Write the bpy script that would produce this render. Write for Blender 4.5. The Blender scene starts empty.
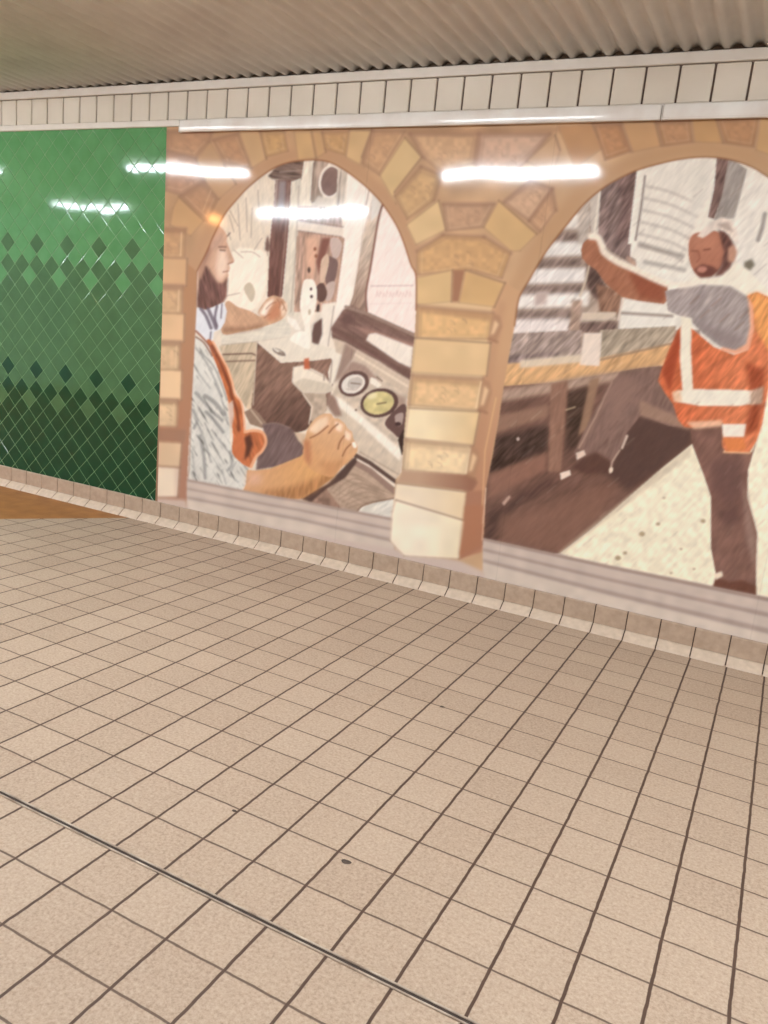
import bpy, math, random
import numpy as np
from mathutils import Matrix
random.seed(7)
rng = np.random.default_rng(11)
C = bpy.context.scene.collection
T = 0.15                      # floor tile pitch (m)
WX0, WX1 = -9.0, 4.6          # corridor extent along the mural wall
YB = -5.6                     # opposite wall

# ------------------------------------------------------------------ camera
F, YAW, PIT, ROL = 796.776, 0.451929, 1.354131, 0.10073
CAM = np.array([1.23368, -3.66289, 1.248158])
def rot():
    cy, sy = math.cos(YAW), math.sin(YAW); cp, sp = math.cos(PIT), math.sin(PIT); cr, sr = math.cos(ROL), math.sin(ROL)
    return (np.array([[cy, -sy, 0], [sy, cy, 0], [0, 0, 1]]) @ np.array([[1, 0, 0], [0, cp, -sp], [0, sp, cp]])
            @ np.array([[cr, -sr, 0], [sr, cr, 0], [0, 0, 1]]))
R = rot()
cd = bpy.data.cameras.new('camera'); cam = bpy.data.objects.new('camera', cd); C.objects.link(cam)
cd.sensor_fit = 'VERTICAL'; cd.sensor_height = 36.0; cd.sensor_width = 27.0; cd.lens = F / 1024 * 36.0
m = Matrix.Identity(4)
for i in range(3):
    for j in range(3): m[i][j] = R[i, j]
    m[i][3] = CAM[i]
cam.matrix_world = m; cd.clip_start = 0.02
bpy.context.scene.camera = cam

# ------------------------------------------------------------------ helpers
def lin(c):
    c = np.asarray(c, float) / 255.0
    return np.where(c <= 0.04045, c / 12.92, ((c + 0.055) / 1.055) ** 2.4)
def rgba(c): return tuple(lin(c)) + (1.0,)
def mesh_obj(name, verts, faces, mat=None, parent=None, smooth=False, mats=None, midx=None):
    me = bpy.data.meshes.new(name); me.from_pydata([tuple(v) for v in verts], [], [tuple(f) for f in faces]); me.update()
    o = bpy.data.objects.new(name, me); C.objects.link(o)
    for mm in (mats or ([mat] if mat else [])): me.materials.append(mm)
    if midx is not None: me.polygons.foreach_set('material_index', np.asarray(midx, dtype=np.int32))
    if smooth: me.polygons.foreach_set('use_smooth', np.ones(len(me.polygons), dtype=bool))
    if parent: o.parent = parent
    return o
def tag(o, label=None, cat=None, group=None, kind=None):
    if label: o['label'] = label
    if cat: o['category'] = cat
    if group: o['group'] = group
    if kind: o['kind'] = kind
    return o
def struct(o): o['kind'] = 'structure'; return o
def empty(name, loc):
    o = bpy.data.objects.new(name, None); C.objects.link(o); o.location = loc; o.empty_display_size = 0.1
    return o
class MB:
    def __init__(s): s.v = []; s.f = []
    def box(s, x0, x1, y0, y1, z0, z1, bev=0.0):
        if bev <= 0:
            b = len(s.v)
            s.v += [(x0,y0,z0),(x1,y0,z0),(x1,y1,z0),(x0,y1,z0),(x0,y0,z1),(x1,y0,z1),(x1,y1,z1),(x0,y1,z1)]
            s.f += [tuple(b+i for i in q) for q in ((0,3,2,1),(4,5,6,7),(0,1,5,4),(1,2,6,5),(2,3,7,6),(3,0,4,7))]
            return s
        # chamfered box
        b = len(s.v); P = {}
        for ix, X in ((0,(x0,bev)),(1,(x1,-bev))):
            for iy, Y in ((0,(y0,bev)),(1,(y1,-bev))):
                for iz, Z in ((0,(z0,bev)),(1,(z1,-bev))):
                    for a in range(3):
                        p = (X[0]+(0 if a==0 else X[1]), Y[0]+(0 if a==1 else Y[1]), Z[0]+(0 if a==2 else Z[1]))
                        P[ix,iy,iz,a] = len(s.v); s.v.append(p)
        g = lambda i,j,k,a: P[i,j,k,a]
        q = []
        for i in (0,1):
            f = [g(i,0,0,0),g(i,1,0,0),g(i,1,1,0),g(i,0,1,0)]; q.append(f if i else f[::-1])
            f = [g(0,i,0,1),g(1,i,0,1),g(1,i,1,1),g(0,i,1,1)]; q.append(f[::-1] if i else f)
            f = [g(0,0,i,2),g(1,0,i,2),g(1,1,i,2),g(0,1,i,2)]; q.append(f if i else f[::-1])
        for i in (0,1):
            for j in (0,1):
                q.append([g(i,j,0,0),g(i,j,1,0),g(i,j,1,1),g(i,j,0,1)] if i!=j else [g(i,j,0,1),g(i,j,1,1),g(i,j,1,0),g(i,j,0,0)])
                q.append([g(i,0,j,0),g(i,0,j,2),g(i,1,j,2),g(i,1,j,0)] if i==j else [g(i,1,j,0),g(i,1,j,2),g(i,0,j,2),g(i,0,j,0)])
                q.append([g(0,i,j,1),g(1,i,j,1),g(1,i,j,2),g(0,i,j,2)] if i!=j else [g(0,i,j,2),g(1,i,j,2),g(1,i,j,1),g(0,i,j,1)])
                for k in (0,1):
                    t = [g(i,j,k,0),g(i,j,k,1),g(i,j,k,2)]
                    q.append(t if (i+j+k)%2 else t[::-1])
        s.f += [tuple(x) for x in q]
        return s
    def build(s, name, mat, parent=None, smooth=False): return mesh_obj(name, s.v, s.f, mat, parent, smooth)

def nmat(name, col, rough=0.5, noise=None, bump=0.0, bscale=60.0, metal=0.0, spec=0.5, coat=0.0):
    """Principled material with procedural noise variation between col and noise[0]."""
    mt = bpy.data.materials.new(name); mt.use_nodes = True
    nt = mt.node_tree; N = nt.nodes; L = nt.links; p = N['Principled BSDF']
    p.inputs['Base Color'].default_value = rgba(col); p.inputs['Roughness'].default_value = rough
    p.inputs['Metallic'].default_value = metal; p.inputs['Specular IOR Level'].default_value = spec
    if coat: p.inputs['Coat Weight'].default_value = coat; p.inputs['Coat Roughness'].default_value = 0.05
    tc = N.new('ShaderNodeTexCoord')
    if noise:
        nz = N.new('ShaderNodeTexNoise'); nz.inputs['Scale'].default_value = noise[1]; nz.inputs['Detail'].default_value = 5
        L.new(tc.outputs['Object'], nz.inputs['Vector'])
        rp = N.new('ShaderNodeValToRGB'); rp.color_ramp.elements[0].position = 0.32; rp.color_ramp.elements[1].position = 0.68
        rp.color_ramp.elements[0].color = rgba(noise[0]); rp.color_ramp.elements[1].color = rgba(col)
        L.new(nz.outputs['Fac'], rp.inputs['Fac']); L.new(rp.outputs['Color'], p.inputs['Base Color'])
    if bump:
        nb = N.new('ShaderNodeTexNoise'); nb.inputs['Scale'].default_value = bscale; nb.inputs['Detail'].default_value = 4
        L.new(tc.outputs['Object'], nb.inputs['Vector'])
        bp = N.new('ShaderNodeBump'); bp.inputs['Strength'].default_value = bump; bp.inputs['Distance'].default_value = 0.002
        L.new(nb.outputs['Fac'], bp.inputs['Height']); L.new(bp.outputs['Normal'], p.inputs['Normal'])
    return mt
def emis(name, col, strength):
    mt = bpy.data.materials.new(name); mt.use_nodes = True
    p = mt.node_tree.nodes['Principled BSDF']; p.inputs['Base Color'].default_value = (0.8, 0.8, 0.8, 1)
    p.inputs['Emission Color'].default_value = col; p.inputs['Emission Strength'].default_value = strength
    return mt

# ------------------------------------------------------------------ floor
YW = 16.0634
def floor_material():
    mt = bpy.data.materials.new('floor_tile'); mt.use_nodes = True
    nt = mt.node_tree; N = nt.nodes; L = nt.links; p = N['Principled BSDF']
    def M(op, a, b=None, c=None):
        n = N.new('ShaderNodeMath'); n.operation = op
        for k, v in enumerate((a, b, c)):
            if v is None: continue
            if isinstance(v, (int, float)): n.inputs[k].default_value = v
            else: L.new(v, n.inputs[k])
        return n.outputs[0]
    tc = N.new('ShaderNodeTexCoord'); sp = N.new('ShaderNodeSeparateXYZ'); L.new(tc.outputs['Object'], sp.inputs[0])
    wob = N.new('ShaderNodeTexNoise'); wob.inputs['Scale'].default_value = 22; L.new(tc.outputs['Object'], wob.inputs['Vector'])
    w = M('MULTIPLY', M('SUBTRACT', wob.outputs['Fac'], 0.5), 0.03)
    u = M('ADD', M('DIVIDE', sp.outputs[0], T), 400.0); v = M('ADD', M('ADD', M('DIVIDE', sp.outputs[1], T), YW), 400.0)
    def edge(c): return M('ABSOLUTE', M('SUBTRACT', M('FRACT', M('ADD', M('ADD', c, w), 0.5)), 0.5))
    eu, ev = edge(u), edge(v)
    def soft(e, half, blur):
        n = N.new('ShaderNodeMapRange'); n.interpolation_type = 'SMOOTHSTEP'
        n.inputs['From Min'].default_value = half; n.inputs['From Max'].default_value = half + blur
        n.inputs['To Min'].default_value = 1.0; n.inputs['To Max'].default_value = 0.0; L.new(e, n.inputs['Value']); return n.outputs[0]
    gu, gv = soft(eu, 0.017, 0.014), soft(ev, 0.011, 0.014)
    g = M('MAXIMUM', gu, M('MULTIPLY', gv, 0.85))
    # tile to tile tone
    cv = N.new('ShaderNodeCombineXYZ'); L.new(M('FLOOR', u), cv.inputs[0]); L.new(M('FLOOR', v), cv.inputs[1])
    wn = N.new('ShaderNodeTexWhiteNoise'); wn.noise_dimensions = '2D'; L.new(cv.outputs[0], wn.inputs['Vector'])
    def noise(scale, det=4, rough=.6):
        n = N.new('ShaderNodeTexNoise'); n.inputs['Scale'].default_value = scale; n.inputs['Detail'].default_value = det; n.inputs['Roughness'].default_value = rough
        L.new(tc.outputs['Object'], n.inputs['Vector']); return n.outputs['Fac']
    fine, mid, big = noise(125, 3, .75), noise(45, 4), noise(1.3, 3)
    val = M('ADD', M('ADD', M('MULTIPLY', M('SUBTRACT', fine, .5), 1.2), M('MULTIPLY', M('SUBTRACT', mid, .5), 0.25)),
            M('ADD', M('MULTIPLY', M('SUBTRACT', wn.outputs['Value'], .5), 0.10), M('MULTIPLY', M('SUBTRACT', big, .5), 0.22)))
    val = M('ADD', val, 0.5)
    rp = N.new('ShaderNodeValToRGB'); e = rp.color_ramp.elements
    e[0].position = 0.12; e[0].color = rgba(FLOOR_D); e[1].position = 0.82; e[1].color = rgba(FLOOR_L)
    q = e.new(0.45); q.color = rgba(FLOOR_M)
    L.new(val, rp.inputs['Fac'])
    mx = N.new('ShaderNodeMix'); mx.data_type = 'RGBA'; L.new(g, mx.inputs['Factor'])
    L.new(rp.outputs['Color'], mx.inputs['A']); mx.inputs['B'].default_value = rgba(FLOOR_G)
    L.new(mx.outputs['Result'], p.inputs['Base Color'])
    p.inputs['Roughness'].default_value = 0.62; p.inputs['Specular IOR Level'].default_value = 0.35
    h = M('SUBTRACT', M('MULTIPLY', fine, 0.4), M('MAXIMUM', gu, gv))
    bp = N.new('ShaderNodeBump'); bp.inputs['Strength'].default_value = 0.55; bp.inputs['Distance'].default_value = 0.0025
    L.new(h, bp.inputs['Height']); L.new(bp.outputs['Normal'], p.inputs['Normal'])
    return mt
FLOOR_D, FLOOR_M, FLOOR_L, FLOOR_G = (138,114,96), (176,152,130), (196,174,152), (82,60,48)
FM = floor_material()
OX, OY = -2.262, -0.07            # where the ochre floor meets the cove
sl = (-0.628 + 0.07) / (-2.691 + 2.262)
xe = OX - (-0.07 - YB) / sl       # where that line reaches the opposite wall
fl = MB()
fl.v = [(xe, YB, 0), (WX1, YB, 0), (WX1, 0.0, 0), (OX + 0.07 / sl, 0.0, 0)] + [(xe, YB, -.12), (WX1, YB, -.12), (WX1, 0.0, -.12), (OX + 0.07 / sl, 0.0, -.12)]
fl.f = [(0,1,2,3), (7,6,5,4), (0,4,5,1), (1,5,6,2), (2,6,7,3), (3,7,4,0)]
struct(fl.build('floor', FM))
oc = MB()
oc.v = [(WX0, YB, 0), (xe, YB, 0), (OX + 0.07 / sl, 0, 0), (WX0, 0, 0), (WX0, YB, -.12), (xe, YB, -.12), (OX + 0.07 / sl, 0, -.12), (WX0, 0, -.12)]
oc.f = [(0,1,2,3), (7,6,5,4), (0,4,5,1), (2,6,7,3), (3,7,4,0), (1,5,6,2)]
struct(oc.build('floor_ochre', nmat('ochre_floor', (172,116,62), 0.6, ((150,98,52), 9), 0.2, 120)))

# metal expansion joint in the floor: two thin rails with a dark gap
mj = nmat('joint_metal', (206,190,172), 0.35, ((140,120,104), 16), 0, metal=0.2)
mdk = nmat('joint_filler', (58,44,36), 0.8)
JY = -2.409
t = empty('expansion_joint', (0, JY, 0)); tag(t, 'long thin metal expansion joint strip crossing the tiled floor in the foreground', 'joint strip')
for s in (-1, 1): MB().box(xe * .4, WX1 - .05, s*0.0062 - 0.0024, s*0.0062 + 0.0024, 0.0, 0.0032, .0008).build('rail', mj, t)
MB().box(xe * .4, WX1 - .05, -0.0038, 0.0038, 0.0002, 0.0012).build('filler', mdk, t)

# little dark blob trodden onto a tile
def blob(name, x, y, r, h, mat):
    v = [(0, 0, h)]; f = []; n = 18
    for k, (rr, hh) in enumerate(((.55, .85), (.85, .5), (1.0, 0.0))):
        for i in range(n):
            a = 2 * math.pi * i / n; q = r * rr * (1 + .16 * math.sin(2*a + 1) + .1 * math.sin(3*a))
            v.append((q * math.cos(a), q * math.sin(a) * .8, h * hh))
    for i in range(n):
        j = (i + 1) % n; f.append((0, 1+i, 1+j))
        for k in (0, 1): f.append((1+k*n+i, 1+(k+1)*n+i, 1+(k+1)*n+j, 1+k*n+j))
    o = mesh_obj(name, v, f, mat, smooth=True); o.location = (x, y, 0.0005); return o
SPK = [(0.140, -2.124), (0.346, -1.211)]
mgum = nmat('old_gum', (86,68,56), 0.7, ((62,48,40), 80))
tag(blob('gum_spot', 0.4846, -2.134, 0.0115, 0.0022, mgum), 'small dark flattened gum spot alone on a floor tile beyond the expansion strip', 'gum')
tag(blob('grit_speck', SPK[0][0], SPK[0][1], 0.006, 0.003, mgum), 'tiny dark speck of grit left of the gum spot, beside a grout crossing', 'grit')
tag(blob('grit_speck', SPK[1][0], SPK[1][1], 0.008, 0.003, mgum), 'tiny dark speck of grit farther from the camera than the gum spot', 'grit')

# ------------------------------------------------------------------ wall substrate, opposite wall, ceiling
mpl = nmat('plaster', (170,150,132), 0.8, ((150,132,116), 6), 0.1)
struct(MB().box(WX0, WX1, 0.012, 0.16, -0.12, 2.62).build('wall_back', mpl))
mow = nmat('opposite_wall', (206,190,172), 0.45, ((190,172,154), 4), 0.05)
struct(MB().box(WX0, WX1, YB - .15, YB, -0.12, 2.62).build('wall_front', mow))
def ceiling():
    P, A, Z = 0.0775, 0.009, 2.4905
    n = int((WX1 - WX0) / P * 10); xs = np.linspace(WX0, WX1, n); zs = Z + A * np.clip(1.25 * np.sin(2 * np.pi * xs / P), -1, 1)
    ys = [-0.004, -1.9, -3.8, YB]
    v = [(x, y, z) for y in ys for x, z in zip(xs, zs)] + [(x, y, z + .0015) for y in ys for x, z in zip(xs, zs)]
    k = len(ys) * n
    f = [(j*n+i, (j+1)*n+i, (j+1)*n+i+1, j*n+i+1) for j in range(3) for i in range(n-1)] + [(k+j*n+i, k+j*n+i+1, k+(j+1)*n+i+1, k+(j+1)*n+i) for j in range(3) for i in range(n-1)]
    f += [(i, i+1, k+i+1, k+i) for i in range(n-1)]
    return mesh_obj('ceiling', v, f, nmat('corrugated_metal', (226,219,209), 0.5, ((212,203,193), 5), 0.05, spec=.3), smooth=True)
struct(ceiling())
struct(MB().box(WX0, WX1, YB - .15, 0.16, 2.58, 2.64).build('ceiling_slab', mpl))

mw = nmat('white_trim', (224,213,201), 0.35, ((214,202,189), 7))
mdark = nmat('dark_grout', (98,78,66), 0.9, ((80,62,52), 25))
# angle under the corrugated sheets
a = MB(); a.box(WX0, WX1, -0.018, 0.012, 2.436, 2.4795, .003); struct(a.build('trim_1', mw))
# frieze of upright white tiles
FT = T * 0.8995; fx = -0.0849 + 0.5155 * 0 
def frieze():
    b = MB(); x0 = None
    i0 = int((WX0 - 0.0) / FT) - 1
    for i in range(i0, int(WX1 / FT) + 1):
        a0 = OT + i * FT + .0042; a1 = OT + (i + 1) * FT - .0042
        if a1 < WX0 or a0 > WX1: continue
        b.box(a0, a1, -0.010 + random.uniform(-.0006, .0006), 0.004, 2.289, 2.433, .0035)
    return b
OT = -0.0849
struct(frieze().build('trim_2', nmat('white_tile', (224,212,196), 0.18, ((214,201,184), 3), 0.0)))
struct(MB().box(WX0, WX1, 0.0, 0.012, 2.27, 2.44).build('trim_3', mdark))
# thin ledge under the frieze
struct(MB().box(WX0, WX1, -0.016, 0.012, 2.256, 2.289, .003).build('trim_4', mw))

# ------------------------------------------------------------------ green diamond tiles
def green():
    dx, dz, zi, xi = 0.1335, 0.1307, 1.597, -2.3485
    x0, x1, z0, z1 = WX0, -2.085, 0.128, 2.258
    tones = [(96,150,98), (76,112,74), (26,70,44)]
    mats = [nmat('green_glaze_light', tones[0], 0.06, ((86,140,88), 9), .0, spec=.3), nmat('green_glaze_mid', tones[1], 0.07, ((68,102,66), 9), spec=.3),
            nmat('green_glaze_dark', tones[2], 0.08, ((22,62,38), 9), spec=.3), nmat('green_grout', (118,160,110), 0.6, ((100,140,92), 30))]
    v, f, mi = [], [], []
    b = len(v); v += [(x0, 0.0005, z0), (x1, 0.0005, z0), (x1, 0.0005, z1), (x0, 0.0005, z1)]; f.append((b, b+1, b+2, b+3)); mi.append(3)
    def clip(poly):
        for ax, lim, sgn in ((0, x0, 1), (0, x1, -1), (2, z0, 1), (2, z1, -1)):
            out = []
            for k in range(len(poly)):
                p, q = poly[k], poly[(k+1) % len(poly)]
                ip, iq = sgn*(p[ax]-lim) >= 0, sgn*(q[ax]-lim) >= 0
                if ip: out.append(p)
                if ip != iq:
                    s = (lim - p[ax]) / (q[ax] - p[ax]); out.append(tuple(p[c] + s*(q[c]-p[c]) for c in range(3)))
            poly = out
            if len(poly) < 3: return []
        return poly
    for kk in range(-12, 26):
        k = kk / 2; zc = zi - k * dz
        if zc < z0 - dz or zc > z1 + dz: continue
        off = 0.0 if kk % 2 == 0 else 0.5
        for i in range(-52, 4):
            xc = xi + (i + off) * dx
            if xc > x1 + dx or xc < x0 - dx: continue
            def tone(k, i):
                if k < 0: return 0
                if k == 0: return 1 if i % 2 == 0 else 0
                if k == 0.5: return 0
                if k == 1: return 1
                if k == 1.5: return 0 if i % 2 == 1 else 1
                return 1
            tn = tone(k, i)
            if k >= 6: tn = 1 + tone(k - 6, i)
            tx, tz = random.gauss(0, .002), random.gauss(0, .002)
            gx, gz = dx * .5 * .962, dz * .5 * .962
            ring = lambda s, y: [(xc + gx*s*c, y + tx*gx*s*c + tz*gz*s*d, zc + gz*s*d) for c, d in ((0,-1),(1,0),(0,1),(-1,0))]
            out, inn = ring(1.0, 0.0), ring(0.94, -0.0014); mid = ring(0.975, -.0011)
            polys = [inn] + [[out[e], out[(e+1)%4], mid[(e+1)%4], mid[e]] for e in range(4)] + [[mid[e], mid[(e+1)%4], inn[(e+1)%4], inn[e]] for e in range(4)]
            for pl in polys:
                pl = clip(pl)
                if not pl: continue
                b = len(v); v += pl; f.append(tuple(range(b, b+len(pl)))); mi.append(tn)
    return mesh_obj('wall_green', v, f, mats=mats, midx=mi)
struct(green())
struct(MB().box(WX0, -2.085, 0.0015, 0.012, 0.1, 2.26).build('wall_green_bed', mpl))

# ------------------------------------------------------------------ cove base tiles
def cove(prof, gap, wob):
    b = MB(); pit = 0.1473; n = len(prof)
    for i in range(-70, 40):
        a0, a1 = 0.02 - .3 + (i + 2) * pit + gap, 0.02 - .3 + (i + 3) * pit - gap
        if a1 < WX0 or a0 > WX1: continue
        s = len(b.v); j = random.uniform(-wob, wob)
        b.v += [(a0, y + j, z) for y, z in prof] + [(a1, y + j, z) for y, z in prof]
        b.f += [(s+k, s+k+1, s+n+k+1, s+n+k) for k in range(n-1)]
        b.f += [tuple(s+k for k in range(n))[::-1], tuple(s+n+k for k in range(n))]
    return b
CU = [(0.012, .128), (-0.008, .128), (-0.0115, .1245), (-0.012, .120), (-0.012, .044), (-0.0135, .038), (.012, .038)]
CF = [(0.012, .0365), (-0.0135, .0365), (-0.019, .034), (-0.030, .026), (-0.052, .009), (-0.057, .004), (-0.059, 0.0), (0.012, 0.0)]
struct(cove(CU, .0025, .0006).build('baseboard_back', nmat('base_tile', (186,162,141), 0.45, ((172,148,127), 34), .2, 150)))
struct(cove(CF, .003, .0004).build('baseboard_nosing', nmat('base_nosing', (214,192,170), 0.45, ((198,176,154), 34), .2, 150)))
gb = MB(); pr = [(0.012, .124), (-0.006, .122), (-0.009, .036), (-.016, .031), (-.03, .022), (-.052, .004), (.012, 0)]
gb.v = [(WX0, y, z) for y, z in pr] + [(WX1, y, z) for y, z in pr]; n = len(pr)
gb.f = [(k, k+1, n+k+1, n+k) for k in range(n-1)]
struct(gb.build('baseboard_grout', mdark))

# ------------------------------------------------------------------ cable trunking above the mural
mtr = nmat('trunking_white', (236,231,224), 0.15, ((218,206,196), 6))
def trunk(x0, x1, label):
    t = empty('cable_trunking', (x0, -0.016, 2.25)); tag(t, label, 'trunking')
    def put(mb, nm, mat):
        o = mb.build(nm, mat, t); o.data.transform(Matrix.Translation((-x0, 0.016, -2.25))); return o
    put(MB().box(x0, x1, -0.036, -0.0165, 2.222, 2.281, .003), 'channel', mtr)
    lb = MB(); n = 12
    for x in (x0 + .004, x1 - .004):
        for k in range(n + 1):
            q = k / n * 2 - 1; lb.v.append((x, -0.0385 - .0015 * (1 - q*q), 2.2515 + .0225 * q))
    lb.f = [(k+1, k, n+1+k, n+2+k) for k in range(n)]
    lb.f += [tuple(range(n+1)), tuple(range(2*n+1, n, -1))]; b0 = len(lb.v); lb.box(x0 + .004, x1 - .004, -0.0384, -0.036, 2.229, 2.274)
    put(lb, 'lid', mtr)
    put(MB().box(x0 - .003, x0 - .0002, -0.0385, -0.0165, 2.220, 2.283, .001), 'end_cap', mtr)
trunk(-1.998, 0.545, 'long white trunking over the left arch, its left end near the green tiles')
trunk(0.552, 2.6, 'white trunking over the right arch, starting right of the joint and running out of frame')

# ------------------------------------------------------------------ the printed mural
PX0, PY0, PW, PH, S = 140, 90, 1010, 640, 2
class Canvas:
    def __init__(s):
        s.a = np.zeros((PH*S, PW*S, 3), np.float32); s.reg = np.zeros((PH*S, PW*S), np.uint8)
    def tr(s, p): return (np.asarray(p, np.float32) - (PX0, PY0)) * S
    def bb(s, p, pad=2):
        x0, y0 = np.floor(p.min(0)).astype(int) - pad; x1, y1 = np.ceil(p.max(0)).astype(int) + pad
        return max(x0, 0), max(y0, 0), min(x1, PW*S), min(y1, PH*S)
    @staticmethod
    def spline(p, closed=True, n=6):
        p = np.asarray(p, np.float32); out = []; N = len(p)
        for i in range(N if closed else N - 1):
            g = (lambda k: p[k % N]) if closed else (lambda k: p[min(max(k, 0), N-1)])
            a, b, c, d = g(i-1), g(i), g(i+1), g(i+2)
            for t in np.arange(n) / n:
                out.append(.5*((2*b) + (c-a)*t + (2*a-5*b+4*c-d)*t*t + (3*b-a-3*c+d)*t**3))
        if not closed: out.append(p[-1])
        return np.array(out)
    def mask(s, pts, smooth=False, feather=0):
        if smooth: pts = s.spline(pts)
        p = s.tr(pts); x0, y0, x1, y1 = s.bb(p, 2 + int(feather*S*2))
        if x1 <= x0 or y1 <= y0: return None
        X, Y = np.meshgrid(np.arange(x0, x1) + .5, np.arange(y0, y1) + .5)
        ins = np.zeros(X.shape, bool)
        for k in range(len(p)):
            (ax, ay), (bx, by) = p[k], p[(k+1) % len(p)]
            if ay == by: continue
            c = (ay > Y) != (by > Y)
            ins ^= c & (X < (bx-ax)*(Y-ay)/(by-ay) + ax)
        mk = ins.astype(np.float32)
        if feather: mk = blur(mk, feather*S)
        return mk, (slice(y0, y1), slice(x0, x1)), X / S + PX0, Y / S + PY0
    def poly(s, pts, col, smooth=False, feather=0, alpha=1.0, reg=None, clip=None, grad=None, hatch=None, mott=None):
        r = s.mask(pts, smooth, feather)
        if r is None: return
        mk, sl, X, Y = r
        if reg is not None: s.reg[sl][mk > .5] = reg
        if clip is not None: mk = mk * np.isin(s.reg[sl], clip)
        c = np.broadcast_to(np.asarray(col, np.float32), mk.shape + (3,))
        if grad:                                   # grad = (colour2, p0, p1)
            c2, p0, p1 = grad; d = np.subtract(p1, p0).astype(float)
            tt = np.clip(((X-p0[0])*d[0] + (Y-p0[1])*d[1]) / (d@d), 0, 1)[..., None]
            c = c * (1-tt) + np.asarray(c2, np.float32) * tt
        if hatch: c = c * (1 + hatch[1] * hatchn(X, Y, hatch[0], hatch[2] if len(hatch) > 2 else 1.0))[..., None]
        if mott: c = c * (1 + mott[0] * (vnoise(X / mott[1], Y / mott[1]) - .5))[..., None]
        mk = (mk * alpha)[..., None]
        s.a[sl] = s.a[sl] * (1 - mk) + c * mk
    def line(s, pts, w, col, alpha=1.0, smooth=False, clip=None, feather=.35, reg=None):
        if smooth and len(pts) > 2: pts = s.spline(pts, False)
        p = s.tr(pts); hw = w * S / 2; x0, y0, x1, y1 = s.bb(p, int(hw + 4 + feather*S*2))
        if x1 <= x0 or y1 <= y0: return
        X, Y = np.meshgrid(np.arange(x0, x1) + .5, np.arange(y0, y1) + .5); D = np.full(X.shape, 1e9)
        for (ax, ay), (bx, by) in zip(p[:-1], p[1:]):
            dx, dy = bx-ax, by-ay; L2 = dx*dx + dy*dy + 1e-9
            t = np.clip(((X-ax)*dx + (Y-ay)*dy) / L2, 0, 1); D = np.minimum(D, np.hypot(X-ax-t*dx, Y-ay-t*dy))
        fw = max(feather * S, .5); mk = np.clip((hw + fw - D) / (2*fw), 0, 1).astype(np.float32)
        sl = (slice(y0, y1), slice(x0, x1))
        if clip is not None: mk = mk * np.isin(s.reg[sl], clip)
        if reg is not None: s.reg[sl][mk > .5] = reg
        mk = (mk * alpha)[..., None]; s.a[sl] = s.a[sl]*(1-mk) + np.asarray(col, np.float32)*mk
    def ell(s, cx, cy, rx, ry, col, rotd=0, **k):
        a = np.linspace(0, 2*np.pi, 28, endpoint=False); r = math.radians(rotd)
        x, y = rx*np.cos(a), ry*np.sin(a)
        s.poly(np.stack([cx + x*math.cos(r) - y*math.sin(r), cy + x*math.sin(r) + y*math.cos(r)], 1), col, **k)
def blur(a, sig):
    r = max(1, int(sig)); 
    for _ in range(2):
        for ax in (0, 1):
            n = a.shape[ax]; pad = [(r+1, r) if i == ax else (0, 0) for i in range(a.ndim)]
            c = np.cumsum(np.pad(a, pad, mode='edge'), axis=ax, dtype=np.float64)
            a = ((np.take(c, range(2*r+1, n+2*r+1), ax) - np.take(c, range(0, n), ax)) / (2*r+1)).astype(np.float32)
    return a
_tab = rng.random((256, 256)).astype(np.float32)
def vnoise(x, y):
    xi, yi = np.floor(x).astype(int), np.floor(y).astype(int); fx, fy = x - xi, y - yi
    fx, fy = fx*fx*(3-2*fx), fy*fy*(3-2*fy); g = lambda i, j: _tab[(yi+j) & 255, (xi+i) & 255]
    return (g(0,0)*(1-fx) + g(1,0)*fx)*(1-fy) + (g(0,1)*(1-fx) + g(1,1)*fx)*fy
def hatchn(X, Y, ang, sc=1.0):
    r = math.radians(ang); u = X*math.cos(r) + Y*math.sin(r); v = -X*math.sin(r) + Y*math.cos(r)
    return (vnoise(u/(9*sc), v/(1.25*sc)) - .5) + .5*(vnoise(u/(22*sc)+40, v/(4*sc)+9) - .5)
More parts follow.
